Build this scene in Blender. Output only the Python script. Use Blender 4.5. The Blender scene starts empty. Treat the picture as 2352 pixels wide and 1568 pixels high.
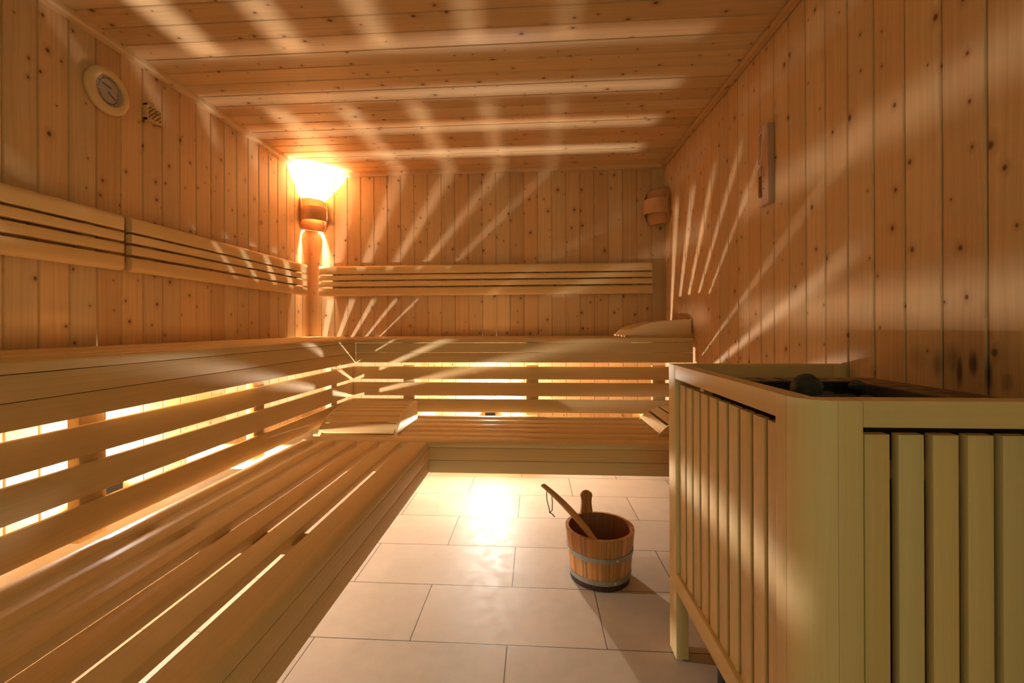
import bpy, math, random
from mathutils import Vector, Matrix
random.seed(7)
S = bpy.context.scene
COL = S.collection
pi = math.pi

# ------------------------------------------------------------------ camera, world, exposure
cam_d = bpy.data.cameras.new('camera')
cam = bpy.data.objects.new('camera', cam_d); COL.objects.link(cam); S.camera = cam
cam_d.sensor_width = 36.0
cam_d.lens = 1017.0 / 2352 * 36.0
cam_d.shift_x = 15.5 / 2352
cam_d.shift_y = -33.9 / 2352
cam_d.clip_start = 0.02
yaw, roll = 0.0658, -0.0043
Fv = Vector((-math.sin(yaw), math.cos(yaw), 0)); Rv = Vector((math.cos(yaw), math.sin(yaw), 0)); Uv = Vector((0, 0, 1))
R2 = math.cos(roll) * Rv + math.sin(roll) * Uv
U2 = -math.sin(roll) * Rv + math.cos(roll) * Uv
cam.matrix_world = Matrix(((R2.x, U2.x, -Fv.x, 0), (R2.y, U2.y, -Fv.y, 0), (R2.z, U2.z, -Fv.z, 0.96), (0, 0, 0, 1)))

world = bpy.data.worlds.new('world'); S.world = world; world.use_nodes = True
bg = world.node_tree.nodes['Background']
bg.inputs[0].default_value = (0.82, 0.92, 0.52, 1)
bg.inputs[1].default_value = 0.78
S.view_settings.view_transform = 'Standard'
S.view_settings.look = 'None'
S.view_settings.gamma = 1.0
S.view_settings.exposure = 1.08
UNDER_POWER = 4200.0     # emission strength of the lamps below the benches
CORNER_POWER = 12500.0     # emission strength of the bulb in the lit corner lamp
UNDER_COL = (1.0, 0.94, 0.84)
CORNER_COL = (1.0, 0.72, 0.46)

# room, metres
XL, XR, YB, YF, ZC = -1.622, 0.894, 3.1, -0.9, 2.066
PITCH = 0.0973

# ------------------------------------------------------------------ materials
def nodes(name):
    m = bpy.data.materials.new(name); m.use_nodes = True
    nt = m.node_tree
    return m, nt, nt.nodes, nt.links, nt.nodes['Principled BSDF']

def math_n(nt, op, a, b=None, c=None, clamp=False):
    n = nt.nodes.new('ShaderNodeMath'); n.operation = op; n.use_clamp = clamp
    for i, v in enumerate((a, b, c)):
        if v is None: continue
        if isinstance(v, (int, float)): n.inputs[i].default_value = v
        else: nt.links.new(v, n.inputs[i])
    return n.outputs[0]

def mixc(nt, fac, a, b, mode='MIX'):
    n = nt.nodes.new('ShaderNodeMix'); n.data_type = 'RGBA'; n.blend_type = mode
    if isinstance(fac, (int, float)): n.inputs[0].default_value = fac
    else: nt.links.new(fac, n.inputs[0])
    for sock, v in ((n.inputs[6], a), (n.inputs[7], b)):
        if isinstance(v, tuple): sock.default_value = (*v, 1)
        else: nt.links.new(v, sock)
    return n.outputs[2]

def ramp(nt, v, p0, p1, c0=0.0, c1=1.0):
    n = nt.nodes.new('ShaderNodeMapRange'); n.clamp = True
    nt.links.new(v, n.inputs[0])
    for i, x in enumerate((p0, p1, c0, c1)): n.inputs[i + 1].default_value = x
    return n.outputs[0]

def wood(name, light, dark, grain=0.5, bands=28.0, knots=0.0, rough=0.55, vary=0.12, soot=False, spec=0.3, red=0.0):
    """light/dark: linear colours of early and late wood; UV: u along the board (m), v across (m); attribute 'board' 0..1"""
    m, nt, N, L, B = nodes(name)
    uv = N.new('ShaderNodeUVMap'); uv.uv_map = 'UVMap'
    sep = N.new('ShaderNodeSeparateXYZ'); L.new(uv.outputs[0], sep.inputs[0])
    u, v = sep.outputs[0], sep.outputs[1]
    att = N.new('ShaderNodeAttribute'); att.attribute_name = 'board'
    bd = att.outputs['Fac']
    # slow wander of the fibres
    cw = N.new('ShaderNodeCombineXYZ'); L.new(math_n(nt, 'MULTIPLY', u, 1.6), cw.inputs[0]); L.new(math_n(nt, 'MULTIPLY', v, 9.0), cw.inputs[1])
    nw = N.new('ShaderNodeTexNoise'); nw.inputs['Scale'].default_value = 1.0; nw.inputs['Detail'].default_value = 2.0
    L.new(cw.outputs[0], nw.inputs['Vector'])
    wander = math_n(nt, 'MULTIPLY', math_n(nt, 'SUBTRACT', nw.outputs[0], 0.5), 0.05)
    v2 = math_n(nt, 'ADD', v, wander)
    kn = None
    if knots > 0:
        ck = N.new('ShaderNodeCombineXYZ'); L.new(math_n(nt, 'MULTIPLY', u, 9.5), ck.inputs[0]); L.new(math_n(nt, 'MULTIPLY', v, 12.5), ck.inputs[1])
        vo = N.new('ShaderNodeTexVoronoi'); vo.voronoi_dimensions = '2D'; vo.inputs['Scale'].default_value = 1.0
        L.new(ck.outputs[0], vo.inputs['Vector'])
        sc = N.new('ShaderNodeSeparateColor'); L.new(vo.outputs['Color'], sc.inputs[0])
        present = math_n(nt, 'LESS_THAN', sc.outputs[0], knots)
        size = ramp(nt, math_n(nt, 'POWER', sc.outputs[1], 1.8), 0, 1, 0.028, 0.098)
        d = math_n(nt, 'DIVIDE', vo.outputs['Distance'], size)
        core = math_n(nt, 'MULTIPLY', ramp(nt, d, 0.55, 1.15, 1, 0), present)
        halo = math_n(nt, 'MULTIPLY', ramp(nt, d, 0.8, 3.6, 1, 0), present)
        kn = (core, halo)
        v2 = math_n(nt, 'ADD', v2, math_n(nt, 'MULTIPLY', halo, 0.006))
    cg = N.new('ShaderNodeCombineXYZ'); L.new(math_n(nt, 'MULTIPLY', u, 0.9), cg.inputs[0]); L.new(math_n(nt, 'MULTIPLY', v2, bands * 4), cg.inputs[1])
    ng = N.new('ShaderNodeTexNoise'); ng.inputs['Scale'].default_value = 1.0; ng.inputs['Detail'].default_value = 5.0; ng.inputs['Roughness'].default_value = 0.6
    L.new(cg.outputs[0], ng.inputs['Vector'])
    g1 = ramp(nt, ng.outputs[0], 0.35, 0.72)
    cf = N.new('ShaderNodeCombineXYZ'); L.new(math_n(nt, 'MULTIPLY', u, 14.0), cf.inputs[0]); L.new(math_n(nt, 'MULTIPLY', v2, 900.0), cf.inputs[1])
    nf = N.new('ShaderNodeTexNoise'); nf.inputs['Scale'].default_value = 1.0; nf.inputs['Detail'].default_value = 3.0
    L.new(cf.outputs[0], nf.inputs['Vector'])
    fac = math_n(nt, 'ADD', math_n(nt, 'MULTIPLY', g1, grain), math_n(nt, 'MULTIPLY', nf.outputs[0], 0.16 * min(1, grain * 2)), clamp=True)
    colr = mixc(nt, fac, light, dark)
    # each board has a tone of its own
    hv = N.new('ShaderNodeHueSaturation'); L.new(colr, hv.inputs['Color'])
    L.new(ramp(nt, bd, 0, 1, 1 - vary, 1 + vary), hv.inputs['Value'])
    b2 = math_n(nt, 'FRACT', math_n(nt, 'MULTIPLY', bd, 7.13))
    L.new(ramp(nt, b2, 0, 1, 0.5 - 0.006 - red, 0.5 + 0.005), hv.inputs['Hue'])
    L.new(ramp(nt, b2, 0, 1, 1.04, 0.90), hv.inputs['Saturation'])
    colr = hv.outputs[0]
    if kn:
        colr = mixc(nt, math_n(nt, 'MULTIPLY', kn[1], 0.35), colr, (0.30, 0.12, 0.04))
        colr = mixc(nt, math_n(nt, 'MULTIPLY', kn[0], 0.85), colr, (0.085, 0.030, 0.012))
    if soot:   # scorch marks left by the stove on this wall
        tc = N.new('ShaderNodeTexCoord')
        s2 = N.new('ShaderNodeSeparateXYZ'); L.new(tc.outputs['Object'], s2.inputs[0])
        tot = None
        for (sy, sz, ry, rz, a) in ((1.010, 0.885, .020, .030, .55), (0.995, 0.862, .007, .035, .85), (1.045, 0.872, .012, .030, .55), (0.965, 0.880, .010, .026, .75),
                                    (0.935, 0.858, .008, .040, .85), (0.90, 0.852, .014, .022, .5), (0.96, 0.868, .12, .06, .35), (1.09, 0.88, .03, .03, .3)):
            dy = math_n(nt, 'DIVIDE', math_n(nt, 'SUBTRACT', s2.outputs[1], sy), ry * 1.9)
            dz = math_n(nt, 'DIVIDE', math_n(nt, 'SUBTRACT', s2.outputs[2], sz), rz * 1.9)
            r = math_n(nt, 'SQRT', math_n(nt, 'ADD', math_n(nt, 'MULTIPLY', dy, dy), math_n(nt, 'MULTIPLY', dz, dz)))
            k = math_n(nt, 'MULTIPLY', ramp(nt, r, 0.25, 1.0, 1, 0), min(1.0, a * 1.3))
            tot = k if tot is None else math_n(nt, 'MAXIMUM', tot, k)
        colr = mixc(nt, math_n(nt, 'MULTIPLY', tot, ramp(nt, ng.outputs[0], 0.2, 0.6, .7, 1)), colr, (0.018, 0.010, 0.006))
    L.new(colr, B.inputs['Base Color'])
    B.inputs['Roughness'].default_value = rough
    B.inputs['Specular IOR Level'].default_value = spec
    bp = N.new('ShaderNodeBump'); bp.inputs['Strength'].default_value = 0.08; bp.inputs['Distance'].default_value = 0.002
    L.new(nf.outputs[0], bp.inputs['Height']); L.new(bp.outputs[0], B.inputs['Normal'])
    return m

def plain(name, c, rough=0.5, metal=0.0, noise=0.0, nscale=30.0, bump=0.0):
    m, nt, N, L, B = nodes(name)
    B.inputs['Roughness'].default_value = rough; B.inputs['Metallic'].default_value = metal
    tc = N.new('ShaderNodeTexCoord')
    n = N.new('ShaderNodeTexNoise'); n.inputs['Scale'].default_value = nscale; n.inputs['Detail'].default_value = 5
    L.new(tc.outputs['Object'], n.inputs['Vector'])
    dark = tuple(x * (1 - noise) for x in c)
    L.new(mixc(nt, ramp(nt, n.outputs[0], .3, .7), dark, c), B.inputs['Base Color'])
    if bump:
        bp = N.new('ShaderNodeBump'); bp.inputs['Strength'].default_value = bump; bp.inputs['Distance'].default_value = 0.004
        L.new(n.outputs[0], bp.inputs['Height']); L.new(bp.outputs[0], B.inputs['Normal'])
    return m

def emit(name, c, s):
    m, nt, N, L, B = nodes(name)
    B.inputs['Base Color'].default_value = (*c, 1)
    B.inputs['Emission Color'].default_value = (*c, 1)
    B.inputs['Emission Strength'].default_value = s
    return m

def tiles(name, ox, oy, grout=True):
    m, nt, N, L, B = nodes(name)
    tc = N.new('ShaderNodeTexCoord'); sp = N.new('ShaderNodeSeparateXYZ'); L.new(tc.outputs['Object'], sp.inputs[0])
    n = N.new('ShaderNodeTexNoise'); n.inputs['Scale'].default_value = 3.5; n.inputs['Detail'].default_value = 7; n.inputs['Roughness'].default_value = .62
    L.new(tc.outputs['Object'], n.inputs['Vector'])
    n2 = N.new('ShaderNodeTexNoise'); n2.inputs['Scale'].default_value = 22; n2.inputs['Detail'].default_value = 6
    L.new(tc.outputs['Object'], n2.inputs['Vector'])
    f = math_n(nt, 'ADD', math_n(nt, 'MULTIPLY', n.outputs[0], .7), math_n(nt, 'MULTIPLY', n2.outputs[0], .3))
    c = mixc(nt, ramp(nt, f, .36, .66), (0.43, 0.345, 0.26), (0.51, 0.42, 0.325))
    if grout:
        W, Hh = 0.598, 0.2985
        row = math_n(nt, 'DIVIDE', math_n(nt, 'SUBTRACT', sp.outputs[1], oy), Hh)
        rf = math_n(nt, 'FLOOR', row)
        odd = math_n(nt, 'FLOORED_MODULO', rf, 2.0)
        colx = math_n(nt, 'ADD', math_n(nt, 'DIVIDE', math_n(nt, 'SUBTRACT', sp.outputs[0], ox), W), math_n(nt, 'MULTIPLY', odd, 0.5))
        fy = math_n(nt, 'FRACT', row); fx = math_n(nt, 'FRACT', colx)
        dy = math_n(nt, 'MULTIPLY', math_n(nt, 'MINIMUM', fy, math_n(nt, 'SUBTRACT', 1.0, fy)), Hh)
        dx = math_n(nt, 'MULTIPLY', math_n(nt, 'MINIMUM', fx, math_n(nt, 'SUBTRACT', 1.0, fx)), W)
        d = math_n(nt, 'MINIMUM', dx, dy)
        cid = N.new('ShaderNodeCombineXYZ'); L.new(rf, cid.inputs[0]); L.new(math_n(nt, 'FLOOR', colx), cid.inputs[1])
        wn = N.new('ShaderNodeTexWhiteNoise'); wn.noise_dimensions = '2D'; L.new(cid.outputs[0], wn.inputs['Vector'])
        hv = N.new('ShaderNodeHueSaturation'); L.new(c, hv.inputs['Color']); L.new(ramp(nt, wn.outputs[0], 0, 1, .95, 1.05), hv.inputs['Value'])
        g = ramp(nt, d, 0.0011, 0.0021, 1, 0)
        c = mixc(nt, g, hv.outputs[0], (0.13, 0.085, 0.055))
        bp = N.new('ShaderNodeBump'); bp.inputs['Strength'].default_value = .5; bp.inputs['Distance'].default_value = .002; bp.invert = True
        L.new(g, bp.inputs['Height']); L.new(bp.outputs[0], B.inputs['Normal'])
    L.new(c, B.inputs['Base Color'])
    L.new(ramp(nt, n2.outputs[0], .3, .7, .46, .60), B.inputs['Roughness']); B.inputs['Specular IOR Level'].default_value = .22
    return m

M = {}
M['panel'] = wood('pine_panelling', (0.68, 0.450, 0.235), (0.50, 0.300, 0.130), grain=.55, bands=22, knots=.55, rough=.5, vary=.09)
M['panel_right'] = wood('pine_panelling_scorched', (0.68, 0.450, 0.235), (0.50, 0.300, 0.130), grain=.55, bands=22, knots=.55, rough=.5, vary=.09, soot=True)
M['ceil'] = wood('pine_ceiling', (0.68, 0.450, 0.225), (0.50, 0.300, 0.122), grain=.6, bands=22, knots=.58, rough=.45, vary=.10)
M['bench'] = wood('smooth_bench_wood', (0.73, 0.505, 0.240), (0.59, 0.385, 0.165), grain=.42, bands=42, rough=.58, vary=.05, spec=.2)
M['heater_wood'] = wood('pale_poplar', (0.66, 0.47, 0.22), (0.52, 0.35, 0.14), grain=.40, bands=22, rough=.5, vary=.06)
M['band_wood'] = wood('veneer_band', (0.60, 0.33, 0.155), (0.46, 0.23, 0.10), grain=.3, bands=30, rough=.5, vary=.04)
M['lamp_wood'] = wood('veneer', (0.50, 0.235, 0.095), (0.37, 0.155, 0.058), grain=.3, bands=30, rough=.5, vary=.04)
m = M['lamp_wood']; nt = m.node_tree; B = nt.nodes['Principled BSDF']; out_n = [n for n in nt.nodes if n.type == 'OUTPUT_MATERIAL'][0]
tr = nt.nodes.new('ShaderNodeBsdfTranslucent'); nt.links.new(B.inputs['Base Color'].links[0].from_socket, tr.inputs[0])
mx = nt.nodes.new('ShaderNodeMixShader'); mx.inputs[0].default_value = .025
nt.links.new(B.outputs[0], mx.inputs[1]); nt.links.new(tr.outputs[0], mx.inputs[2]); nt.links.new(mx.outputs[0], out_n.inputs[0])
M['bucket'] = wood('larch_stave', (0.66, 0.33, 0.105), (0.30, 0.10, 0.028), grain=.95, bands=26, rough=.45, vary=.22)
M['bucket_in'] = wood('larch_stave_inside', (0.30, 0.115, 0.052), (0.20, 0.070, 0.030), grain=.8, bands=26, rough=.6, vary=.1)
M['bucket_dark'] = plain('dark_staves', (0.060, 0.022, 0.014), .5, noise=.75, nscale=90)  # darker, mottled colour for the foot of the staves
M['ladle'] = wood('ladle_wood', (0.52, 0.29, 0.11), (0.38, 0.19, 0.065), grain=.4, bands=40, rough=.45, vary=.03)
M['tile'] = tiles('beige_floor_tile', -0.385, 1.332)
M['tile_base'] = tiles('skirting_tile', 0, 0, grout=False)
M['steel'] = plain('brushed_steel', (0.42, 0.42, 0.40), .42, .85, noise=.15, nscale=60)
M['rivet'] = plain('zinc_rivet', (0.75, 0.74, 0.70), .3, .9)
M['black'] = plain('black_metal', (0.018, 0.017, 0.016), .5, .3, noise=.3)
M['stone'] = plain('dark_sauna_stone', (0.052, 0.052, 0.050), .85, noise=.55, nscale=38, bump=.6)
M['plate'] = plain('heat_tanned_plate', (0.18, 0.105, 0.052), .55, .25, noise=.25, nscale=20)
M['slot'] = plain('slot_shadow_black', (0.008, 0.008, 0.008), .9)
M['dial'] = plain('dial_paper', (0.42, 0.36, 0.30), .5, noise=.10, nscale=45)
M['ink'] = plain('black_ink', (0.02, 0.02, 0.02), .6)
M['red_ink'] = plain('red_ink', (0.30, 0.05, 0.03), .6)
M['cord'] = plain('brown_leather_cord', (0.10, 0.04, 0.02), .7)
M['sand'] = plain('rust_sand', (0.36, 0.10, 0.022), .8, noise=.3, nscale=300)
M['glass_frame'] = wood('pale_pink_wood', (0.52, 0.32, 0.20), (0.42, 0.24, 0.14), grain=.3, bands=40, rough=.5, vary=.03)
m, nt, N, L, B = nodes('clear_glass'); B.inputs['Transmission Weight'].default_value = 1.0; B.inputs['Roughness'].default_value = .02; B.inputs['IOR'].default_value = 1.15
M['glass'] = m
M['under_bulb'] = emit('under_bench_bulb', UNDER_COL, UNDER_POWER)
M['corner_bulb'] = emit('corner_bulb_lit', CORNER_COL, CORNER_POWER)
M['bulb_off'] = plain('opal_bulb_off', (0.6, 0.55, 0.48), .3)

# ------------------------------------------------------------------ mesh builder
AX = {'x': 0, 'y': 1, 'z': 2}
class MB:
    def __init__(s): s.v = []; s.f = []; s.uv = []; s.b = []; s.k = 0
    def face(s, idx, uvs, b): s.f.append(tuple(idx)); s.uv.append(uvs); s.b.append(b)
    def prism(s, pts, a0, a1, frame, closed=True, caps=True, rnd=None, u0=None):
        """pts: 2-D outline (p,q); frame: (O, P, Q, A) vectors; extruded from a0 to a1 along A; grain runs along A"""
        O, P, Q, A = [Vector(x) for x in frame]
        rnd = random.random() if rnd is None else rnd
        uo = rnd * 37.7 if u0 is None else u0; vo = (rnd * 911.3) % 13.7
        base = len(s.v); n = len(pts)
        for a in (a0, a1):
            for p, q in pts: s.v.append(tuple(O + P * p + Q * q + A * a))
        per = [0.0]
        for i in range(n):
            j = (i + 1) % n
            per.append(per[-1] + math.hypot(pts[j][0] - pts[i][0], pts[j][1] - pts[i][1]))
        for i in range(n if closed else n - 1):
            j = (i + 1) % n
            s.face((base + i, base + j, base + n + j, base + n + i),
                   ((uo + a0, vo + per[i]), (uo + a0, vo + per[i + 1]), (uo + a1, vo + per[i + 1]), (uo + a1, vo + per[i])), rnd)
        if caps and closed:
            s.face([base + i for i in range(n)][::-1], [(uo + pts[i][0] * .3, vo + pts[i][1]) for i in range(n)][::-1], rnd)
            s.face([base + n + i for i in range(n)], [(uo + 3 + pts[i][0] * .3, vo + pts[i][1]) for i in range(n)], rnd)
    def board(s, lo, hi, axis, r=0.003, radii=None, seg=2, rnd=None):
        """box from lo to hi with rounded long edges; axis = grain. radii: four corner radii in order (-,-)(+,-)(+,+)(-,+)"""
        a = AX[axis]; p, q = [(1, 2), (2, 0), (0, 1)][a]
        rr = radii or (r, r, r, r)
        x0, x1, y0, y1 = lo[p], hi[p], lo[q], hi[q]
        pts = []
        for (cx, cy, sx, sy, ang, rad) in ((x0, y0, 1, 1, pi, rr[0]), (x1, y0, -1, 1, 1.5 * pi, rr[1]), (x1, y1, -1, -1, 0, rr[2]), (x0, y1, 1, -1, .5 * pi, rr[3])):
            if rad <= 0: pts.append((cx, cy)); continue
            k = seg if rad < .008 else 5
            ox, oy = cx + sx * rad, cy + sy * rad
            for t in range(k + 1):
                g = ang + t / k * pi / 2
                pts.append((ox + rad * math.cos(g), oy + rad * math.sin(g)))
        e = [Vector((0, 0, 0)) for _ in range(3)]
        P = Vector((0, 0, 0)); P[p] = 1; Q = Vector((0, 0, 0)); Q[q] = 1; A = Vector((0, 0, 0)); A[a] = 1
        s.prism(pts, lo[a], hi[a], ((0, 0, 0), P, Q, A), rnd=rnd)
    def box(s, lo, hi, rnd=0.5): s.board(lo, hi, 'z', radii=(0, 0, 0, 0), rnd=rnd)
    def lathe(s, prof, centre, seg=32, axis=(0, 0, 1), rnd=None, closed=False):
        """prof: (radius, height) pairs"""
        A = Vector(axis).normalized(); P = A.orthogonal().normalized()
        if abs(A.z) > .99: P = Vector((1, 0, 0))
        Q = A.cross(P); C0 = Vector(centre); rnd = .5 if rnd is None else rnd
        base = len(s.v); n = len(prof)
        for k in range(seg):
            g = 2 * pi * k / seg
            for r, h in prof: s.v.append(tuple(C0 + A * h + (P * math.cos(g) + Q * math.sin(g)) * r))
        for k in range(seg):
            k2 = (k + 1) % seg
            for i in range(n if closed else n - 1):
                j = (i + 1) % n
                s.face((base + k * n + i, base + k2 * n + i, base + k2 * n + j, base + k * n + j),
                       ((i * .02, k * .01), (i * .02, k * .01 + .01), (j * .02, k * .01 + .01), (j * .02, k * .01)), rnd)
    def tube(s, pts, rad, seg=10, rnd=.5, flat=1.0, cap=True):
        pts = [Vector(p) for p in pts]; base = len(s.v); n = len(pts)
        rads = rad if isinstance(rad, (list, tuple)) else [rad] * n
        ref = None
        for i, p in enumerate(pts):
            d = (pts[min(i + 1, n - 1)] - pts[max(i - 1, 0)]).normalized()
            if ref is None: ref = d.orthogonal().normalized() if abs(d.z) > .9 else d.cross(Vector((0, 0, 1))).normalized()
            side = (ref - d * ref.dot(d)).normalized(); up = side.cross(d); ref = side
            for k in range(seg):
                g = 2 * pi * k / seg
                s.v.append(tuple(p + (side * math.cos(g) + up * math.sin(g) * flat) * rads[i]))
        L_ = 0
        for i in range(n - 1):
            L2 = L_ + (pts[i + 1] - pts[i]).length
            for k in range(seg):
                k2 = (k + 1) % seg
                s.face((base + i * seg + k, base + i * seg + k2, base + (i + 1) * seg + k2, base + (i + 1) * seg + k),
                       ((L_, k * .004), (L_, k * .004 + .004), (L2, k * .004 + .004), (L2, k * .004)), rnd)
            L_ = L2
        if cap:
            s.face([base + k for k in range(seg)][::-1], [(0, 0)] * seg, rnd)
            s.face([base + (n - 1) * seg + k for k in range(seg)], [(0, 0)] * seg, rnd)
    def sphere(s, c, r, seg=24, rings=14, rnd=.5, sq=(1, 1, 1)):
        base = len(s.v); c = Vector(c)
        for i in range(rings + 1):
            t = pi * i / rings
            for k in range(seg):
                g = 2 * pi * k / seg
                s.v.append((c.x + r * sq[0] * math.sin(t) * math.cos(g), c.y + r * sq[1] * math.sin(t) * math.sin(g), c.z + r * sq[2] * math.cos(t)))
        for i in range(rings):
            for k in range(seg):
                k2 = (k + 1) % seg
                s.face((base + i * seg + k, base + (i + 1) * seg + k, base + (i + 1) * seg + k2, base + i * seg + k2), [(0, 0)] * 4, rnd)
    def build(s, name, mat, parent=None, smooth=True, origin=None):
        me = bpy.data.meshes.new(name)
        me.from_pydata(s.v, [], s.f)
        uvl = me.uv_layers.new(name='UVMap')
        flat = [c for f in s.uv for uv in f for c in uv]
        uvl.data.foreach_set('uv', flat)
        at = me.attributes.new('board', 'FLOAT', 'FACE')
        at.data.foreach_set('value', s.b)
        me.materials.append(M[mat] if isinstance(mat, str) else mat)
        me.validate(); me.update()
        if smooth:
            me.shade_smooth(); me.set_sharp_from_angle(angle=math.radians(32))
        o = bpy.data.objects.new(name, me); COL.objects.link(o)
        if parent is not None:
            o.parent = parent
            o.matrix_parent_inverse = parent.matrix_basis.inverted()
        return o

def thing(name, label, cat, loc, group=None, rz=0.0):
    o = bpy.data.objects.new(name, None); COL.objects.link(o)
    o.location = loc; o.rotation_euler = (0, 0, rz); o.empty_display_size = .05
    o['label'] = label; o['category'] = cat
    if group: o['group'] = group
    return o

def struct(o): o['kind'] = 'structure'; return o

# ------------------------------------------------------------------ room shell: tongue-and-groove boards with chamfered edges
def panelling(name, mat, org, along, across, normal, length, c0, c1, phase, thick=0.018, joints=None):
    """boards run along 'along' and follow each other along 'across' from c0 to c1; 'normal' faces the room"""
    mb = MB()
    O, Al, Ac, Nn = [Vector(x) for x in (org, along, across, normal)]
    g, dp = 0.0042, 0.0050
    k0 = math.floor((c0 - phase) / PITCH)
    c = phase + k0 * PITCH
    while c < c1 - 1e-4:
        a, b = max(c, c0), min(c + PITCH, c1)
        if b - a > .004:
            pts = []
            L0 = a > c0 + 1e-5; R0 = b < c1 - 1e-5
            # outline: (across, normal); chamfer, small flat bottom of the groove
            pts.append((a, -thick))
            if L0: pts += [(a, -dp), (a + .0012, -dp), (a + g, 0)]
            else: pts += [(a, 0)]
            if R0: pts += [(b - g, 0), (b - .0012, -dp), (b, -dp)]
            else: pts += [(b, 0)]
            pts.append((b, -thick))
            rnd = random.random()
            mb.prism(pts, 0, length, (O, Ac, Nn, Al), rnd=rnd)
        c += PITCH
    # tidy: make face winding consistent with the room side
    o = mb.build(name, mat, smooth=False)
    return struct(o)

random.seed(11)
panelling('wall_back', 'panel', (0, YB, 0), (0, 0, 1), (1, 0, 0), (0, -1, 0), ZC, XL, XR, -1.434)
random.seed(5)
panelling('wall_left', 'panel', (XL, 0, 0), (0, 0, 1), (0, 1, 0), (1, 0, 0), ZC, YF, YB, YB)
random.seed(23)
panelling('wall_right', 'panel_right', (XR, 0, 0), (0, 0, 1), (0, 1, 0), (-1, 0, 0), ZC, YF, YB, 1.4235)
random.seed(31)
panelling('ceiling', 'ceil', (XL, 0, ZC), (1, 0, 0), (0, 1, 0), (0, 0, -1), XR - XL, YF, YB, 1.437)
# unseen wall behind the camera; doorway added to let world light in
random.seed(3)
mb = MB()
for lo, hi in (((XL, YF - .04, 0), (-.35, YF, ZC)), ((.45, YF - .04, 0), (XR, YF, ZC)), ((-.35, YF - .04, 1.95), (.45, YF, ZC))):
    x = lo[0]
    while x < hi[0] - 1e-4:
        x2 = min(x + PITCH, hi[0])
        mb.board((x, lo[1], lo[2]), (x2, hi[1], hi[2]), 'z', r=.003); x = x2
struct(mb.build('wall_front', 'panel'))
mb = MB(); mb.box((XL - .05, YF - .6, -.05), (XR + .05, YB + .05, 0)); struct(mb.build('floor', 'tile', smooth=False))
# tiled skirting low on the walls
mb = MB(); mb.board((XL, YF, 0), (XL + .009, YB, .285), 'y', r=.002); struct(mb.build('baseboard_left', 'tile_base'))
mb = MB(); mb.board((XL + .009, YB - .009, 0), (XR - .009, YB, .285), 'x', r=.002); struct(mb.build('baseboard_back', 'tile_base'))
mb = MB(); mb.board((XR - .009, YF, 0), (XR, YB, .285), 'y', r=.002); struct(mb.build('baseboard_right', 'tile_base'))
# cover strips where walls meet the ceiling
mb = MB(); mb.board((XL, YF, ZC - .027), (XL + .030, YB, ZC), 'y', radii=(0, .010, 0, .010), rnd=.7); struct(mb.build('trim_1', 'panel'))
mb = MB(); mb.board((XR - .030, YF, ZC - .027), (XR, YB, ZC), 'y', radii=(0, .010, 0, .010), rnd=.3); struct(mb.build('trim_2', 'panel'))
mb = MB(); mb.board((XL + .03, YB - .030, ZC - .027), (XR - .03, YB, ZC), 'x', radii=(.006, 0, .006, 0), rnd=.5); struct(mb.build('trim_3', 'panel'))

# ------------------------------------------------------------------ benches
YU, XU = 2.517, -1.040        # front faces of the upper benches
YW, XW = 1.950, -0.473        # front faces of the lower benches
YS, XS = 2.540, -1.065        # slatted aprons below the upper benches
ZU, ZL, T = 0.895, 0.449, 0.026
GAP = 0.034
NOSE = 0.012
Y0 = -0.80                    # where the left benches end near the added doorway

def seat_lines(front, n, first, w, pitch):
    """slat spans counted back from the front edge"""
    out = [(0.0, first)]
    for k in range(n - 1): out.append((first + GAP + k * pitch, first + GAP + k * pitch + w))
    return out

random.seed(41)
# --- upper bench, back wall
ub = thing('sauna_bench', 'upper slatted wooden bench running along the back wall', 'bench', (0, 2.8, .756), 'sauna benches in two tiers')
mb = MB()
xa, xb = XU, 0.878
for k, c in enumerate((2.589, 2.689, 2.789, 2.889, 2.989)):
    lo_ = c + GAP / 2; hi_ = (c + .100 - GAP / 2) if k < 4 else YB - .0003
    mb.board((XU, lo_, ZU - T), (xb, hi_, ZU), 'x', r=.007)
mb.build('seat', 'bench', ub)
mb = MB(); mb.board((XU + .0, YU, ZU - T), (xb, 2.589 - GAP / 2, ZU), 'x', radii=(0.003, .005, .005, NOSE)); mb.build('front_edge', 'bench', ub)
mb = MB(); mb.board((XU + .001, YU, .8128), (xb - .002, YU + .022, .8678), 'x', r=.0015); mb.board((XU + .001, YU, .756), (xb - .002, YU + .022, .8115), 'x', r=.0015); mb.build('fascia', 'bench', ub)
mb = MB()
for z0, z1 in ((.657, .731), (.561, .639), (.466, .543)): mb.board((XS + .002, YS, z0), (XR - .02, YS + .013, z1), 'x', r=.004)
mb.build('apron', 'bench', ub)
for xc in (-.735, -.015, .700):
    mb = MB(); mb.board((xc - .035, YS + .0135, .4495), (xc + .035, YS + .045, .737), 'z', r=.003); mb.build('apron_batten', 'bench', ub)
    mb = MB(); mb.board((xc - .035, YU + .023, .785), (xc + .035, YB - .001, ZU - T - .001), 'y', r=.003); mb.build('cross_beam', 'bench', ub)
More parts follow.
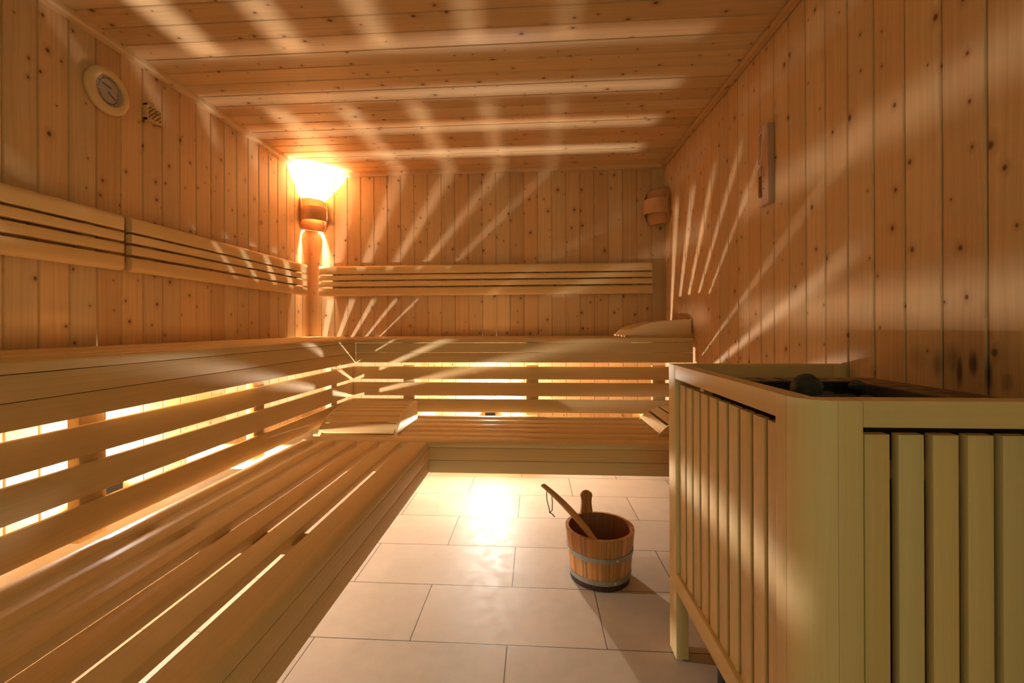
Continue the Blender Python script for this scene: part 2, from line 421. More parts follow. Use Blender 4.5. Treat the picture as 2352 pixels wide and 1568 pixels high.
# --- upper bench, left wall
random.seed(43)
ul = thing('sauna_bench', 'upper slatted wooden bench running along the left wall', 'bench', (-1.33, 1.3, .756), 'sauna benches in two tiers')
mb = MB()
cs = (-1.114, -1.213, -1.312, -1.411, -1.510)
for k, c in enumerate(cs):
    hi_ = c - GAP / 2; lo_ = (c - .099 + GAP / 2) if k < 4 else XL + .0003
    mb.board((lo_, Y0, ZU - T), (hi_, YB - .0003, ZU), 'y', r=.007)
mb.build('seat', 'bench', ul)
mb = MB(); mb.board((cs[0] + GAP / 2, Y0, ZU - T), (XU, YU - .0005, ZU), 'y', radii=(.005, .005, NOSE, .003))
mb.board((cs[0] + GAP / 2, YU - .0005, ZU - T), (XU - .0005, YB - .004, ZU), 'y', r=.003); mb.build('front_edge', 'bench', ul)
mb = MB(); mb.board((XU - .022, Y0, .8128), (XU, YU - .0005, .8678), 'y', r=.0015); mb.board((XU - .022, Y0, .756), (XU, YU - .0005, .8115), 'y', r=.0015); mb.build('fascia', 'bench', ul)
mb = MB()
for z0, z1 in ((.657, .731), (.561, .639), (.466, .543)): mb.board((XS - .013, Y0, z0), (XS, YS + .02, z1), 'y', r=.004)
mb.build('apron', 'bench', ul)
for yc in (-.36, .325, 1.015, 1.670, 2.322):
    mb = MB(); mb.board((XS - .045, yc - .034, .4495), (XS - .0135, yc + .034, .755), 'z', r=.003); mb.build('apron_batten', 'bench', ul)
    mb = MB(); mb.board((XL + .001, yc - .078, .800), (XU - .023, yc + .015, ZU - T - .001), 'x', r=.003); mb.build('cross_beam', 'bench', ul)
# --- lower bench, back
random.seed(47)
lb = thing('sauna_bench', 'lower slatted wooden bench in front of the back wall', 'bench', (0, 2.2, .311), 'sauna benches in two tiers')
mb = MB()
xe = XR - .012
for y0, y1 in ((2.056, 2.127), (2.157, 2.2275), (2.2575, 2.329), (2.359, 2.433), (2.463, 2.534)): mb.board((-1.060, y0, ZL - T), (xe, y1, ZL), 'x', r=.005)
mb.build('seat', 'bench', lb)
mb = MB(); mb.board((-1.060, YW, ZL - T), (xe, 2.026, ZL), 'x', radii=(.003, .005, .005, NOSE)); mb.build('front_edge', 'bench', lb)
mb = MB(); mb.board((XW + .0005, YW, .3678), (xe, YW + .022, .4223), 'x', r=.0015); mb.board((XW + .0005, YW, .311), (xe, YW + .022, .3662), 'x', r=.0015); mb.build('fascia', 'bench', lb)
mb = MB(); mb.board((XL + .010, YW + .001, .311), (XW - .001, YW + .023, ZL - T - .001), 'x', r=.002); mb.build('shading_beam', 'bench', lb)  # unseen beam added to block back lamp light from the left slat gaps
for xc in (-.735, -.015, .700):
    mb = MB(); mb.board((xc - .03, YW + .023, .335), (xc + .03, YB - .001, ZL - T - .001), 'y', r=.003); mb.build('cross_beam', 'bench', lb)
# --- lower bench, left
random.seed(53)
ll = thing('sauna_bench', 'lower slatted wooden bench along the left side, nearest the camera', 'bench', (-.77, .8, .311), 'sauna benches in two tiers')
mb = MB()
mb.board((-1.060, Y0, ZL - T), (-1.004, YW - .008, ZL), 'y', radii=(.002, .006, .006, .002))
for x0, x1 in ((-.972, -.901), (-.869, -.801), (-.769, -.700), (-.668, -.598)): mb.board((x0, Y0, ZL - T), (x1, YW - .008, ZL), 'y', r=.006)
mb.build('seat', 'bench', ll)
mb = MB(); mb.board((-.566, Y0, ZL - T), (XW, YW - .008, ZL), 'y', radii=(.005, .006, .020, .003)); mb.build('front_edge', 'bench', ll)
mb = MB(); mb.board((XW - .022, Y0, .3678), (XW, YW - .0005, .4223), 'y', r=.0015); mb.board((XW - .022, Y0, .311), (XW, YW - .0005, .3662), 'y', r=.0015); mb.build('fascia', 'bench', ll)
mb = MB(); mb.board((-1.058, Y0, .335), (-1.036, YW - .0005, ZL - T - .001), 'y', r=.002); mb.build('shading_beam', 'bench', ll)  # unseen beam holding the cross beams, added to darken the slat gaps too
for yc in (-.30, .40, 1.09):
    mb = MB(); mb.board((-1.0355, yc - .034, .398), (XW - .023, yc + .034, ZL - T - .001), 'x', r=.003); mb.build('cross_beam', 'bench', ll)

# ------------------------------------------------------------------ backrests
def backrest(label, axis, wall, sgn, a0, a1, loc):
    t = thing('backrest', label, 'backrest', loc, 'slatted backrests on the walls')
    def bd(mb, z0, z1, d0, d1, rad, s0, s1):
        w0, w1 = wall + sgn * d0, wall + sgn * d1
        lo, hi = min(w0, w1), max(w0, w1)
        front_hi = sgn > 0
        top, bot = rad
        if axis == 'x':    # profile (y, z): order (-,-)(+,-)(+,+)(-,+); front is -y
            mb.board((s0, lo, z0), (s1, hi, z1), 'x', radii=(bot, .003, .003, top))
        else:              # axis y: profile (z, x): order (z-,x-)(z+,x-)(z+,x+)(z-,x+); front is +x
            mb.board((lo, s0, z0), (hi, s1, z1), 'y', radii=(.003, .003, top, bot))
    mb = MB()
    for z0, z1, rad in ((1.336, 1.394, (.019, .003)), (1.2935, 1.326, (.003, .003)), (1.2475, 1.2825, (.003, .003)), (1.181, 1.2355, (.003, .019))):
        bd(mb, z0, z1, .034, .060, rad, a0, a1)
    mb.build('slat_panel', 'bench', t)
    n = 3 if a1 - a0 > 2 else 2
    L_ = a1 - a0
    for k in range(n):
        c = a0 + .11 + (L_ - .22) * k / (n - 1)
        mb = MB()
        if axis == 'x': mb.board((c - .02, wall - .0345, 1.20), (c + .02, wall - .001, 1.385), 'z', r=.002)
        else: mb.board((wall + .001, c - .02, 1.20), (wall + .0345, c + .02, 1.385), 'z', r=.002)
        mb.build('wall_batten', 'bench', t)
    return t
random.seed(61)
backrest('long wooden backrest of four slats on the back wall', 'x', YB, -1, -1.522, .793, (-.36, YB, 1.29))
backrest('wooden slatted backrest on the left wall, the one running into the corner', 'y', XL, 1, 1.625, 2.960, (XL, 2.3, 1.29))
backrest('wooden slatted backrest on the left wall, nearest the camera below the round thermometer', 'y', XL, 1, -.10, 1.592, (XL, .8, 1.29))

# ------------------------------------------------------------------ headrests
PROF = [(0, .004), (.012, .018), (.03, .036), (.055, .052), (.09, .068), (.14, .082), (.20, .092), (.28, .099), (.37, .101)]
def prof_at(s):
    for (a, b), (c, d) in zip(PROF, PROF[1:]):
        if s <= c: return b + (d - b) * (s - a) / (c - a)
    return PROF[-1][1]
def headrest(label, loc, rz, width=.385, group='curved wooden headrests on the benches'):
    """low edge at local y=0, rising towards +y; width along local x"""
    t = thing('headrest', label, 'headrest', loc, group, rz)
    R = Matrix.Translation(loc) @ Matrix.Rotation(rz, 4, 'Z')
    rot = R.to_3x3()
    ex, ey, ez = [rot @ Vector(v) for v in ((1, 0, 0), (0, 1, 0), (0, 0, 1))]
    O = Vector(loc)
    Lh = .37
    for x0 in (0.0, width - .016):
        mb = MB()
        out = [(0, 0)] + PROF + [(Lh, .0)]
        mb.prism(out[::-1], x0, x0 + .016, (O, ey, ez, ex))
        mb.build('side_board', 'bench', t)
    n = 7
    mb = MB()
    step = (Lh - .012) / n
    for k in range(n):
        s0 = .008 + k * step; s1 = s0 + step - .011
        z0, z1 = prof_at(s0), prof_at(s1)
        d = Vector((s1 - s0, z1 - z0)); Ls = d.length; d /= Ls; nrm = Vector((-d.y, d.x))
        base = Vector((s0, z0 - .0105))
        P = ey * d.x + ez * d.y; Q = ey * nrm.x + ez * nrm.y
        mb.prism([(0, 0), (Ls, 0), (Ls, .008), (Ls - .002, .010), (.002, .010), (0, .008)], .016, width - .016, (O + ey * base.x + ez * base.y, P, Q, ex))
    mb.build('slats', 'bench', t)
    mb = MB(); mb.prism([(0, 0), (.018, 0), (.018, .05), (0, .05)], .016, width - .016, (O + ey * (Lh - .02) + ez * .03, ey, ez, ex)); mb.build('cross_rail', 'bench', t)
    return t
random.seed(71)
headrest('wooden slatted headrest on the lower bench, in the left corner', (-1.036, 2.055, ZL + .001), 0)
headrest('wooden slatted headrest on the lower bench, half hidden behind the heater guard', (.575, 2.478, ZL + .001), -pi / 2, .375)
headrest('wooden headrest on the upper bench against the right wall, seen from its side', (.512, 2.945, ZU + .001), -pi / 2, .385)

# ------------------------------------------------------------------ corner lamps
def corner_lamp(label, cx, sx, lit):
    """mounted across a back corner; sx=+1 for the left corner, -1 for the right"""
    n = Vector((sx * .7071, -.7071, 0)); tt = Vector((.7071 , sx * .7071, 0)) 
    O = Vector((cx, YB, 1.752))
    t = thing('corner_lamp', label, 'lamp', O + n * .07, 'veneer shade lamps in the corners')
    z = Vector((0, 0, 1))
    def arc(w, d0, d1, k=10, sq=3.2):
        """outline of a bent veneer sheet in (t, n): flat in front and curling back at the ends"""
        pts = []
        for i in range(k + 1):
            a = -1 + 2 * i / k
            pts.append((w * a, d0 + (d1 - d0) * (1 - abs(a) ** sq)))
        return pts
    def sheet(name, w, rows, th=.003, mat='lamp_wood'):
        mb = MB(); rings = []
        for (zz, d0, d1) in rows: rings.append((zz, arc(w, d0, d1)))
        for side in (0, 1):
            base = len(mb.v); m_ = len(rings[0][1])
            for zz, pts in rings:
                for p, q in pts: mb.v.append(tuple(O + tt * p + n * (q - side * th) + z * zz))
            for i in range(len(rings) - 1):
                for j in range(m_ - 1):
                    idx = (base + i * m_ + j, base + i * m_ + j + 1, base + (i + 1) * m_ + j + 1, base + (i + 1) * m_ + j)
                    mb.face(idx if side == 0 else idx[::-1], [(rings[i][1][j][0], rings[i][0]), (rings[i][1][j + 1][0], rings[i][0]), (rings[i][1][j + 1][0], rings[i + 1][0]), (rings[i][1][j][0], rings[i + 1][0])], .5)
            if side == 0: b0 = base
        for i in (0, len(rings) - 1):
            for j in range(m_ - 1):
                mb.face((b0 + i * m_ + j, b0 + i * m_ + j + 1, base + i * m_ + j + 1, base + i * m_ + j), [(0, 0)] * 4, .5)
        return mb.build(name, mat, t)
    W = .083
    sheet('upper_shade', W, [(.028, .096, .150), (.07, .088, .140), (.112, .078, .126)])
    sheet('middle_band', W, [(-.046, .122, .180), (0, .126, .187), (.050, .120, .178)], mat='band_wood')
    sheet('lower_shade', W, [(-.108, .060, .108), (-.07, .080, .130), (-.015, .098, .152)])
    for sd in (-1, 1):
        mb = MB()
        out = [(.072, -.116), (.080, -.112), (.108, -.065), (.127, -.035), (.131, 0), (.127, .04), (.114, .08), (.094, .113), (.074, .116)]
        p0 = sd * (W + .001) if sd > 0 else sd * (W + .001) - .005
        mb.prism(out, p0, p0 + .005, (O, n, z, tt))
        mb.build('side_board', 'band_wood', t)
    mb = MB()
    for a0, a1 in ((-.054, .054),): mb.prism([(a0, .0545), (a1, .0545), (a1, .084), (a0, .084)], -.100, -.096, (O, tt, n, z))
    mb.build('bottom_baffle', 'lamp_wood', t)  # unseen board added to cut the light thrown down the walls
    mb = MB(); mb.prism([(-.045, -.104), (.045, -.104), (.045, .09), (-.045, .09)], .046, .054, (O, tt, z, n)); mb.build('back_plate', 'lamp_wood', t)
    mb = MB(); mb.lathe([(0, -.05), (.014, -.05), (.014, .002), (.0, .002)], O + n * .085, 16); mb.build('socket', 'bulb_off' if not lit else 'bulb_off', t)
    mb = MB(); mb.sphere(O + n * .085 + z * .034, .022, sq=(1, 1, 1.3)); mb.build('bulb', 'corner_bulb' if lit else 'bulb_off', t)
    return t
random.seed(81)
corner_lamp('lit corner lamp with a bent veneer shade, left back corner', XL, 1, True)
corner_lamp('unlit corner lamp with a bent veneer shade, right back corner', XR, -1, False)

# ------------------------------------------------------------------ lamps under the benches
def under_lamp(label, p, out, shield=False):
    t = thing('bulkhead_lamp', label, 'lamp', p, 'lamps hidden under the benches')
    P0 = Vector(p); n = Vector(out); s = Vector((abs(n.y), abs(n.x), 0))
    mb = MB(); mb.prism([(-.034, -.088), (.034, -.088), (.034, -.026), (-.034, -.026)], .001, .060, (P0, s, Vector((0, 0, 1)), n)); mb.build('terminal_box', 'black', t)
    mb = MB(); mb.prism([(-.03, -.025), (.03, -.025), (.03, .035), (-.03, .035)], 0, .010, (P0, s, Vector((0, 0, 1)), n)); mb.build('base_plate', 'bulb_off', t)
    mb = MB(); mb.lathe([(0, .010), (.013, .010), (.013, .020), (0, .020)], P0, 16, n); mb.build('socket', 'bulb_off', t)
    mb = MB(); mb.sphere(P0 + n * .034, .0155); mb.build('bulb', 'under_bulb', t)
    if shield:
        mb = MB(); mb.prism([(-.044, -.0255), (.044, -.0255), (.044, -.0235), (-.044, -.0235)], .001, .064, (P0, s, Vector((0, 0, 1)), n)); mb.build('light_shield', 'black', t)  # unseen plate added to shade the wall below this bulb
under_lamp('small bright lamp low on the back wall, behind the slatted apron', (-.308, YB, .430), (0, -1, 0))
under_lamp('small bright lamp low on the left wall, behind the slatted apron', (XL, 1.548, .430), (1, 0, 0), True)

# ------------------------------------------------------------------ thermometer on the left wall
random.seed(91)
t = thing('thermometer', 'round wood-rimmed sauna thermometer high on the left wall', 'thermometer', (XL, 1.578, 1.860))
c = Vector((XL, 1.578, 1.860)); ax = (1, 0, 0)
mb = MB(); mb.lathe([(.030, .001), (.084, .001), (.087, .006), (.086, .014), (.080, .020), (.066, .024), (.057, .022), (.055, .014)], c, 64, ax, rnd=.4); mb.build('rim', 'bench', t)
mb = MB(); mb.lathe([(0, .013), (.055, .013)], c, 48, ax); mb.build('dial', 'dial', t, smooth=False)
def dial_bar(mb, cy, cz, a0, r0, r1, w, h=.0142):
    d = Vector((0, math.cos(a0), math.sin(a0))); q = Vector((0, -math.sin(a0), math.cos(a0)))
    O = Vector((XL + h, cy, cz))
    mb.prism([(-w, 0), (w, 0), (w, .0008), (-w, .0008)], r0, r1, (O, q, Vector((1, 0, 0)), d))
mb = MB()
for (cz, a0, a1, r) in ((1.868, -10, 190, .036), (1.850, 180, 360, .034)):
    for k in range(25):
        a = math.radians(a0 + (a1 - a0) * k / 24)
        dial_bar(mb, c.y, cz, a, r, r + (.008 if k % 4 == 0 else .004), .0006)
mb.build('scale', 'ink', t)
mb = MB()
dial_bar(mb, c.y + .004, 1.874, math.radians(170), -.004, .032, .0016, .0155); mb.build('needle', 'ink', t)
mb = MB(); dial_bar(mb, c.y + .000, 1.852, math.radians(-32), -.004, .030, .0013, .0155); mb.build('needle', 'ink', t)

# lattice cover over the temperature sensor
t = thing('sensor_cover', 'small carved wooden lattice cover beside the thermometer on the left wall', 'cover', (XL, 1.775, 1.863))
mb = MB()
y0, y1, z0, z1 = 1.738, 1.812, 1.830, 1.896
for (lo, hi, axn) in (((XL + .001, y0, z0), (XL + .022, y0 + .007, z1), 'z'), ((XL + .001, y1 - .007, z0), (XL + .022, y1, z1), 'z'), ((XL + .001, y0, z0), (XL + .022, y1, z0 + .007), 'y'), ((XL + .001, y0, z1 - .007), (XL + .022, y1, z1), 'y')):
    mb.board(lo, hi, axn, r=.002)
mb.build('frame', 'panel', t)
mb = MB()
X3 = Vector((1, 0, 0))
for k in range(-3, 4):
    for sg in (1, -1):
        d = Vector((0, .7071, .7071 * sg)); q = Vector((0, -.7071 * sg, .7071))
        O = Vector((XL + (.018 if sg > 0 else .0155), (y0 + y1) / 2 , (z0 + z1) / 2)) + q * (k * .0125)
        L_ = .040 - abs(k) * .0105
        mb.prism([(-.0022, 0), (.0022, 0), (.0022, .003), (-.0022, .003)], -L_, L_, (O, q, X3, d))
mb.build('lattice', 'panel', t)

# ------------------------------------------------------------------ sand timer on the right wall
random.seed(101)
t = thing('sand_timer', 'tall wooden sauna sand timer with rust sand on the right wall', 'sand timer', (XR, 1.742, 1.57))
mb = MB()
x0 = XR - .001
mb.board((XR - .025, 1.708, 1.417), (x0, 1.752, 1.716), 'z', r=.002)
mb.board((XR - .025, 1.752, 1.695), (x0, 1.778, 1.716), 'y', r=.002)
mb.board((XR - .025, 1.752, 1.417), (x0, 1.778, 1.447), 'y', r=.002)
mb.board((XR - .008, 1.752, 1.447), (x0, 1.778, 1.695), 'z', r=.001)
mb.build('frame', 'glass_frame', t)
gc = Vector((XR - .0205, 1.765, 0))
mb = MB(); mb.lathe([(0, 1.694), (.009, 1.690), (.0115, 1.680), (.0115, 1.585), (.002, 1.572), (.0115, 1.559), (.0115, 1.462), (.009, 1.452), (0, 1.448)], gc, 20); mb.build('glass_tube', 'glass', t)
mb = MB(); mb.lathe([(0, 1.536), (.0102, 1.532), (.0102, 1.464), (.008, 1.455), (0, 1.452)], gc, 16); mb.build('sand', 'sand', t)
for zz in (1.53, 1.505, 1.48):
    mb = MB(); mb.lathe([(0, .0015), (.0022, .0012), (.0024, 0)], (XR - .025, 1.738, zz), 10, (-1, 0, 0)); mb.build('time_mark', 'ink', t)

# ------------------------------------------------------------------ heater guard (wooden fence round the stove)
random.seed(111)
hg = thing('heater_guard', 'pale wooden slatted guard enclosing the sauna stove, at the right', 'heater guard', (.65, 1.0, 0))
HX, HN, HF = .402, .690, 1.362          # left face, near face, far edge
HT = .848
hxr = XR - .003
RW = .040
cr = .048                                # radius of the rounded near corner
def q_arc(cx, cy, r, a0, a1, k=7): return [(cx + r * math.cos(a0 + (a1 - a0) * i / k), cy + r * math.sin(a0 + (a1 - a0) * i / k)) for i in range(k + 1)]
Z3 = Vector((0, 0, 1)); FR = ((0, 0, 0), (1, 0, 0), (0, 1, 0), (0, 0, 1))
# far left post down to the floor
mb = MB(); mb.board((HX, HF - .062, 0.004), (HX + .036, HF, HT - .0005), 'z', r=.003); mb.build('post', 'heater_wood', hg)
# rounded corner post of three staves
mb = MB(); mb.board((HX, HN + cr + .001, .004), (HX + .036, .770, HT - .0005), 'z', r=.001); mb.build('post', 'heater_wood', hg)
mb = MB()
outer = q_arc(HX + cr, HN + cr, cr, pi, 1.5 * pi, 8)
inner = q_arc(HX + cr, HN + cr, .014, 1.5 * pi, pi, 4)
mb.prism(outer + inner, .20, HT - .0005, FR); mb.build('corner_post', 'heater_wood', hg)
mb = MB(); mb.board((HX + cr + .0006, HN, .004), (.486, HN + .036, HT - .0005), 'z', r=.001); mb.build('post', 'heater_wood', hg)
mb = MB(); mb.board((hxr - .05, HN, .004), (hxr, HN + .036, HT - .0005), 'z', r=.001); mb.build('post', 'heater_wood', hg)
mb = MB(); mb.board((hxr - .036, HF - .036, .004), (hxr, HF, HT - .0005), 'z', r=.002); mb.build('post', 'heater_wood', hg)
# rails
mb = MB(); mb.board((HX + .0005, .7705, .808), (HX + .036, HF - .0625, HT), 'y', r=.0015); mb.build('top_rail', 'heater_wood', hg)
mb = MB(); mb.board((.4865, HN + .0005, .808), (hxr - .0505, HN + .036, HT), 'x', r=.0015); mb.build('top_rail', 'heater_wood', hg)
mb = MB(); mb.board((HX + .0365, HF - .030, .782), (hxr - .0365, HF, HT), 'x', r=.002); mb.build('top_rail', 'heater_wood', hg)
mb = MB(); mb.board((HX + .0005, .7705, .200), (HX + .030, HF - .0625, .250), 'y', r=.002); mb.build('bottom_rail', 'heater_wood', hg)
mb = MB(); mb.board((.4865, HN + .0005, .200), (hxr - .0505, HN + .030, .250), 'x', r=.002); mb.build('bottom_rail', 'heater_wood', hg)
mb = MB(); mb.board((HX + .0365, HF - .030, .200), (hxr - .0365, HF, .250), 'x', r=.002); mb.build('bottom_rail', 'heater_wood', hg)
# slats
n = 10; y_hi, y_lo = 1.2985, .7715; p_ = (y_hi - y_lo) / n
for k in range(n):
    yy = y_hi - (k + 1) * p_
    mb = MB(); mb.board((HX + .010, yy + .004, .2505), (HX + .023, yy + p_ - .007, .793), 'z', r=.004); mb.build('slat', 'heater_wood', hg)
k = 0; xx = .5115
while xx + .038 < hxr - .05:
    mb = MB(); mb.board((xx, .724, .2505), (xx + .0388, .741, .790), 'z', r=.0035); mb.build('slat', 'heater_wood', hg); xx += .0503
n = 8; x_lo = HX + .04; p_ = (hxr - .04 - x_lo) / n
for k in range(n):
    mb = MB(); mb.board((x_lo + k * p_ + .005, HF - .022, .2505), (x_lo + (k + 1) * p_ - .005, HF - .008, .7815), 'z', r=.003); mb.build('slat', 'heater_wood', hg)
# inner battens that carry the slats
for zz in (.725, .300):
    mb = MB(); mb.board((HX + .0235, .775, zz), (HX + .036, HF - .0635, zz + .028), 'y', r=.002); mb.build('slat_batten', 'heater_wood', hg)
    mb = MB(); mb.board((.4875, .7465, zz - .012), (hxr - .052, .757, zz + .018), 'x', r=.002); mb.build('slat_batten', 'heater_wood', hg)

# ------------------------------------------------------------------ stove with stones
random.seed(121)
st = thing('sauna_stove', 'dark sauna stove inside the wooden guard, slotted brown top plate', 'stove', (.66, 1.0, 0))
sx0, sx1, sy0, sy1, zt = .470, .866, .765, 1.205, .824
mb = MB()
w_ = .006
for lo, hi in (((sx0, sy0, .26), (sx0 + w_, sy1, zt - .004)), ((sx1 - w_, sy0, .26), (sx1, sy1, zt - .004)), ((sx0, sy0, .26), (sx1, sy0 + w_, zt - .004)), ((sx0, sy1 - w_, .26), (sx1, sy1, zt - .004)), ((sx0, sy0, .26), (sx1, sy1, .266))): mb.box(lo, hi)
mb.build('casing', 'black', st, smooth=False)
# top plate: a frame round the stone pit, with slots cut through its far and right borders
px0, px1, py0, py1 = .490, .775, .785, 1.135
mb = MB()
def strip_y(x0, x1, y0, y1, slots):   # full-width strip with slots long in y or x
    ys = sorted(set([y0, y1] + [v for s in slots for v in (s[2], s[3])]))
    xs = sorted(set([x0, x1] + [v for s in slots for v in (s[0], s[1])]))
    for a, b in zip(xs, xs[1:]):
        for c_, d in zip(ys, ys[1:]):
            mx, my = (a + b) / 2, (c_ + d) / 2
            if any(s[0] < mx < s[1] and s[2] < my < s[3] for s in slots): continue
            mb.box((a, c_, zt - .003), (b, d, zt))
strip_y(px1, sx1, sy0, sy1 - .07, [(.785, .835, .832 + k * .05, .845 + k * .05) for k in range(6)])
strip_y(sx0, sx1, sy1 - .07, sy1, [(.517 + k * .05, .530 + k * .05, 1.148, 1.190) for k in range(7)])
strip_y(sx0, px0, sy0, sy1 - .07, []); strip_y(px0, px1, sy0, py0, [])
mb.build('top_plate', 'plate', st, smooth=False)
mb = MB(); mb.box((px0 - .003, py0 - .003, .700), (px1 + .003, py1 + .003, .704))
for lo, hi in (((px0 - .003, py0 - .003, .704), (px0, py1 + .003, zt - .0035)), ((px1, py0 - .003, .704), (px1 + .003, py1 + .003, zt - .0035)), ((px0, py0 - .003, .704), (px1, py0, zt - .0035)), ((px0, py1, .704), (px1, py1 + .003, zt - .0035))): mb.box(lo, hi)
mb.build('stone_basket', 'black', st, smooth=False)
for lx, ly in ((.500, 1.190), (.500, .80), (.85, 1.190), (.85, .80)):
    mb = MB(); mb.board((lx - .02, ly - .02, .002), (lx + .02, ly + .02, .26), 'z', r=.003); mb.build('leg', 'black', st)

def stone_mesh(name, r, seed, ang=False):
    rs = random.Random(seed)
    mb = MB(); seg, rings = (9, 6) if ang else (16, 11)
    bumps = [(Vector((rs.uniform(-1, 1), rs.uniform(-1, 1), rs.uniform(-1, 1))).normalized(), rs.uniform(.72, .95)) for _ in range(11)]
    mb.sphere((0, 0, 0), 1.0, seg, rings)
    vs = []
    for v in mb.v:
        p = Vector(v); s_ = 1.0
        for d, k in bumps:
            dt = p.dot(d)
            if dt > k: s_ = min(s_, k / dt)
        p = p * s_
        vs.append((p.x * r[0], p.y * r[1], p.z * r[2]))
    mb.v = vs
    return mb
def stone(label, loc, r, seed, group=None, ang=False):
    mb = stone_mesh('sauna_stone', r, seed, ang)
    o = mb.build('sauna_stone', 'stone', None); o.location = loc
    o['label'] = label; o['category'] = 'stone'
    if group: o['group'] = group
    return o
G = 'dark stones heaped in the stove'
stone('largest rounded dark stone rising above the other stones of the stove', (.585, .99, .826), (.034, .034, .031), 5, G)
stone('small angular dark stone tilted up at the back right of the stove', (.745, 1.075, .822), (.020, .015, .012), 9, G, True)
stone('flat dark stone just in front of the largest stone in the stove', (.560, .900, .806), (.048, .036, .020), 12, G)
gen = [(-1, -1)]
rs = random.Random(4)
spots = []
for ix in range(5):
    for iy in range(6):
        x = px0 + .033 + ix * .0548 + rs.uniform(-.004, .004); y = py0 + .033 + iy * .0568 + rs.uniform(-.004, .004)
        spots.append((x, y))
protos = []
for k in range(4):
    protos.append(stone_mesh('sauna_stone', (.0250, .0250, .021), 40 + k))
meshes = []
for k, (x, y) in enumerate(spots):
    zz = .780 + rs.uniform(-.006, .008)
    if (x - .585) ** 2 + (y - .99) ** 2 < .055 ** 2 or (x - .56) ** 2 + (y - .90) ** 2 < .055 ** 2: zz = .742
    if k < 4:
        o = protos[k].build('sauna_stone', 'stone', None); meshes.append(o.data)
    else:
        o = bpy.data.objects.new('sauna_stone', meshes[k % 4]); COL.objects.link(o)
    o.location = (x, y, zz); o.rotation_euler = (rs.uniform(-.3, .3), rs.uniform(-.3, .3), rs.uniform(0, 6))
    o['label'] = 'fist-sized dark stone lying low in the heap inside the stove'; o['category'] = 'stone'; o['group'] = G

# ------------------------------------------------------------------ bucket and ladle
random.seed(131)
BC = Vector((.247, 1.728, 0)); BR0, BR1, BH = .1125, .1305, .192
bk = thing('sauna_bucket', 'wooden stave bucket with two steel hoops standing on the tiles', 'bucket', BC)
def rad_at(z): return BR0 + (BR1 - BR0) * z / BH
NST = 18
mb = MB(); mbi = MB(); mbd = MB()
ths = [2 * pi * k / NST + random.uniform(-.06, .06) for k in range(NST)]
for k in range(NST):
    a0 = ths[k]; a1 = ths[(k + 1) % NST] + (2 * pi if k == NST - 1 else 0)
    rnd = random.random(); uo = rnd * 9; vo = rnd * 5
    m_ = 4
    zs = [.0, .022, BH]
    th = .013
    def ring(z, r, a): return (BC.x + r * math.cos(a), BC.y + r * math.sin(a), z)
    for i in range(m_):
        b0 = a0 + (a1 - a0) * i / m_; b1 = a0 + (a1 - a0) * (i + 1) / m_
        dr0 = -.0008 if i == 0 else 0; dr1 = -.0008 if i == m_ - 1 else 0
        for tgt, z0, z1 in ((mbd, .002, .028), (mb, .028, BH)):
            base = len(tgt.v)
            tgt.v += [ring(z0, rad_at(z0) + dr0, b0), ring(z0, rad_at(z0) + dr1, b1), ring(z1, rad_at(z1) + dr1, b1), ring(z1, rad_at(z1) + dr0, b0)]
            v0, v1 = vo + b0 * .12, vo + b1 * .12
            tgt.face((base, base + 1, base + 2, base + 3), ((uo + z0, v0), (uo + z0, v1), (uo + z1, v1), (uo + z1, v0)), rnd)
        base = len(mb.v)      # rim
        mb.v += [ring(BH, rad_at(BH) + dr0, b0), ring(BH, rad_at(BH) + dr1, b1), ring(BH + .001, rad_at(BH) - th, b1), ring(BH + .001, rad_at(BH) - th, b0)]
        mb.face((base, base + 1, base + 2, base + 3), ((uo, vo + b0 * .12), (uo, vo + b1 * .12), (uo + .01, vo + b1 * .12), (uo + .01, vo + b0 * .12)), rnd)
        base = len(mbi.v)     # inside
        mbi.v += [ring(.02, rad_at(.02) - th, b1), ring(.02, rad_at(.02) - th, b0), ring(BH + .001, rad_at(BH) - th, b0), ring(BH + .001, rad_at(BH) - th, b1)]
        mbi.face((base, base + 1, base + 2, base + 3), ((uo + .02, vo + b1 * .12), (uo + .02, vo + b0 * .12), (uo + BH, vo + b0 * .12), (uo + BH, vo + b1 * .12)), rnd)
        base = len(mbd.v)
        mbd.v += [ring(.002, rad_at(0), b0), ring(.002, rad_at(0), b1), ring(.002, rad_at(0) - th, b1), ring(.002, rad_at(0) - th, b0)]
        mbd.face((base + 3, base + 2, base + 1, base), [(0, 0)] * 4, rnd)
mb.build('staves', 'bucket', bk); mbi.build('inner_wall', 'bucket_in', bk)
o = mbd.build('stave_feet', 'bucket_dark', bk); o['label'] = 'dark foot of the staves'
mb = MB(); mb.lathe([(0, .018), (rad_at(.018) - .012, .018), (rad_at(.024) - .012, .024), (0, .024)], BC, 40); mb.build('bottom', 'bucket_in', bk)
for z0, z1, ang in ((.108, .1265, -68), (.024, .042, -70)):
    mb = MB(); mb.lathe([(rad_at(z0) + .0004, z0), (rad_at(z0) + .0024, z0), (rad_at(z1) + .0024, z1), (rad_at(z1) + .0004, z1)], BC, 64, closed=True)
    h = mb.build('hoop', 'steel', bk)
    for a in (ang, ang - 95):
        a = math.radians(a); d = Vector((math.cos(a), math.sin(a), 0)); zc = (z0 + z1) / 2
        mb = MB(); mb.lathe([(.0042, 0), (.004, .0015), (.002, .0025), (0, .0028)], BC + d * (rad_at(zc) + .002) + Vector((0, 0, zc)), 12, d); mb.build('rivet', 'rivet', h)
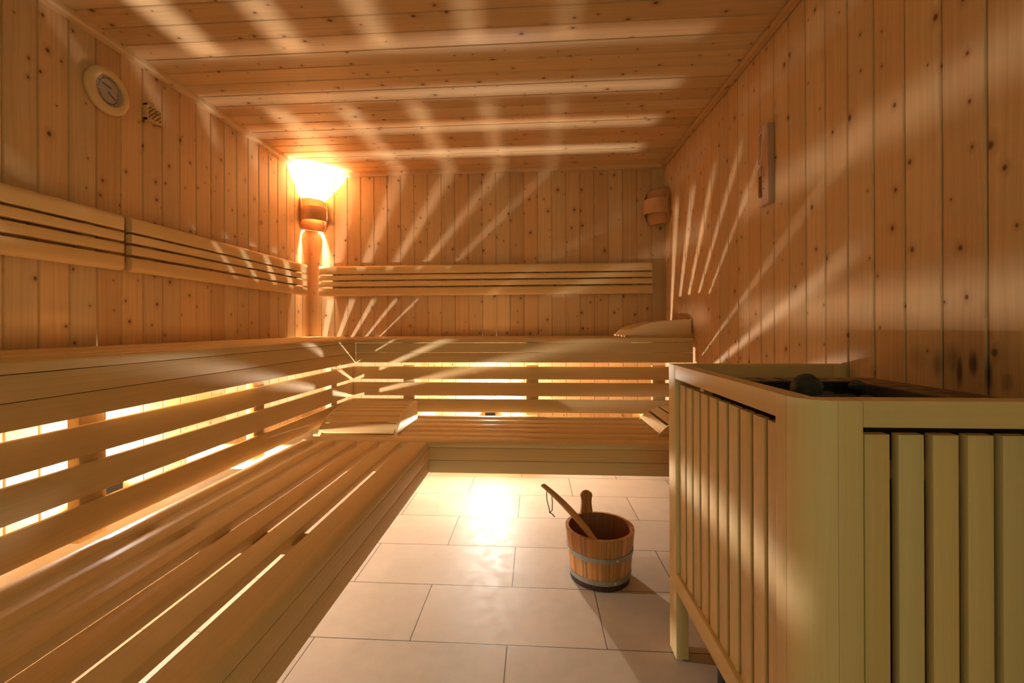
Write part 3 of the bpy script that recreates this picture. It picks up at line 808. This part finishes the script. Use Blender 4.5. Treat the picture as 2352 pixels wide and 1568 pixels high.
# tall stave that forms the handle
ha = math.radians(107)
hd = Vector((math.cos(ha), math.sin(ha), 0)); hs = Vector((math.sin(ha), -math.cos(ha), 0))
prof = [(.026, .10), (.0255, .195), (.0225, .215), (.0205, .235), (.0215, .250), (.0245, .262)]
right = prof + [(.0245 * math.cos(a), .262 + .0215 * math.sin(a)) for a in [math.radians(x) for x in (20, 40, 60, 80)]]
out = right + [(-p, q) for p, q in right[::-1]]
mb = MB(); 
O = BC + hd * (rad_at(BH) - .0125)
base = [(p, q) for p, q in out]
# extrude through the stave thickness; grain vertical: build by hand for the UVs
rnd = .35
vb = len(mb.v); nn = len(base)
for dd in (0.0, .0125):
    for p, q in base: mb.v.append(tuple(O + hs * p + hd * dd + Z3 * q))
mb.face([vb + i for i in range(nn)], [(q, p) for p, q in base], rnd)
mb.face([vb + nn + i for i in range(nn)][::-1], [(q, p + .2) for p, q in base][::-1], rnd)
for i in range(nn):
    j = (i + 1) % nn
    mb.face((vb + i, vb + nn + i, vb + nn + j, vb + j), ((base[i][1], 0), (base[i][1], .0125), (base[j][1], .0125), (base[j][1], 0)), rnd)
mb.build('handle', 'bucket', bk)

ld = thing('ladle', 'wooden ladle leaning in the bucket with a brown leather loop', 'ladle', (.223, 1.68, .10))
A_ = Vector((.245, 1.674, .122)); B_ = Vector((.150, 1.797, .2085)); C_ = Vector((.036, 1.955, .262))
pts = []
for i in range(15):
    s_ = i / 14
    p = A_ * (1 - s_) ** 2 + (B_ * 2 - (A_ + C_) * .5) * 2 * s_ * (1 - s_) + C_ * s_ ** 2
    pts.append(p)
mb = MB(); mb.tube(pts, [.0135 + .0030 * math.sin(i / 14 * pi) for i in range(15)], 14, flat=.55, rnd=.4); mb.build('handle', 'ladle', ld)
mb = MB(); mb.lathe([(0, -.022), (.024, -.020), (.030, .004), (.028, .006), (.022, -.016), (0, -.018)], A_ + Vector((.006, -.009, -.022)), 24, (.35, -.45, .82)); mb.build('bowl', 'ladle', ld)
e = pts[-2] + Vector((.004, 0, 0)); 
e2 = pts[-3]
mb = MB()
lowp = Vector((e.x + .006, e.y - .01, e.z - .098))
c1 = [e, e + Vector((-.008, 0, -.018)), e + Vector((-.006, -.004, -.05)), e + Vector((.002, -.008, -.08)), lowp]
c2 = [lowp, e2 + Vector((.002, -.006, -.075)), e2 + Vector((.003, -.003, -.04)), e2 + Vector((.000, 0, -.010))]
mb.tube(c1, .0021, 8); mb.tube(c2, .0021, 8); mb.tube([lowp, lowp + Vector((.010, 0, -.008)), lowp + Vector((.020, .002, -.020))], .0023, 8); mb.sphere(lowp, .0042, 10, 8)
mb.build('cord', 'cord', ld)
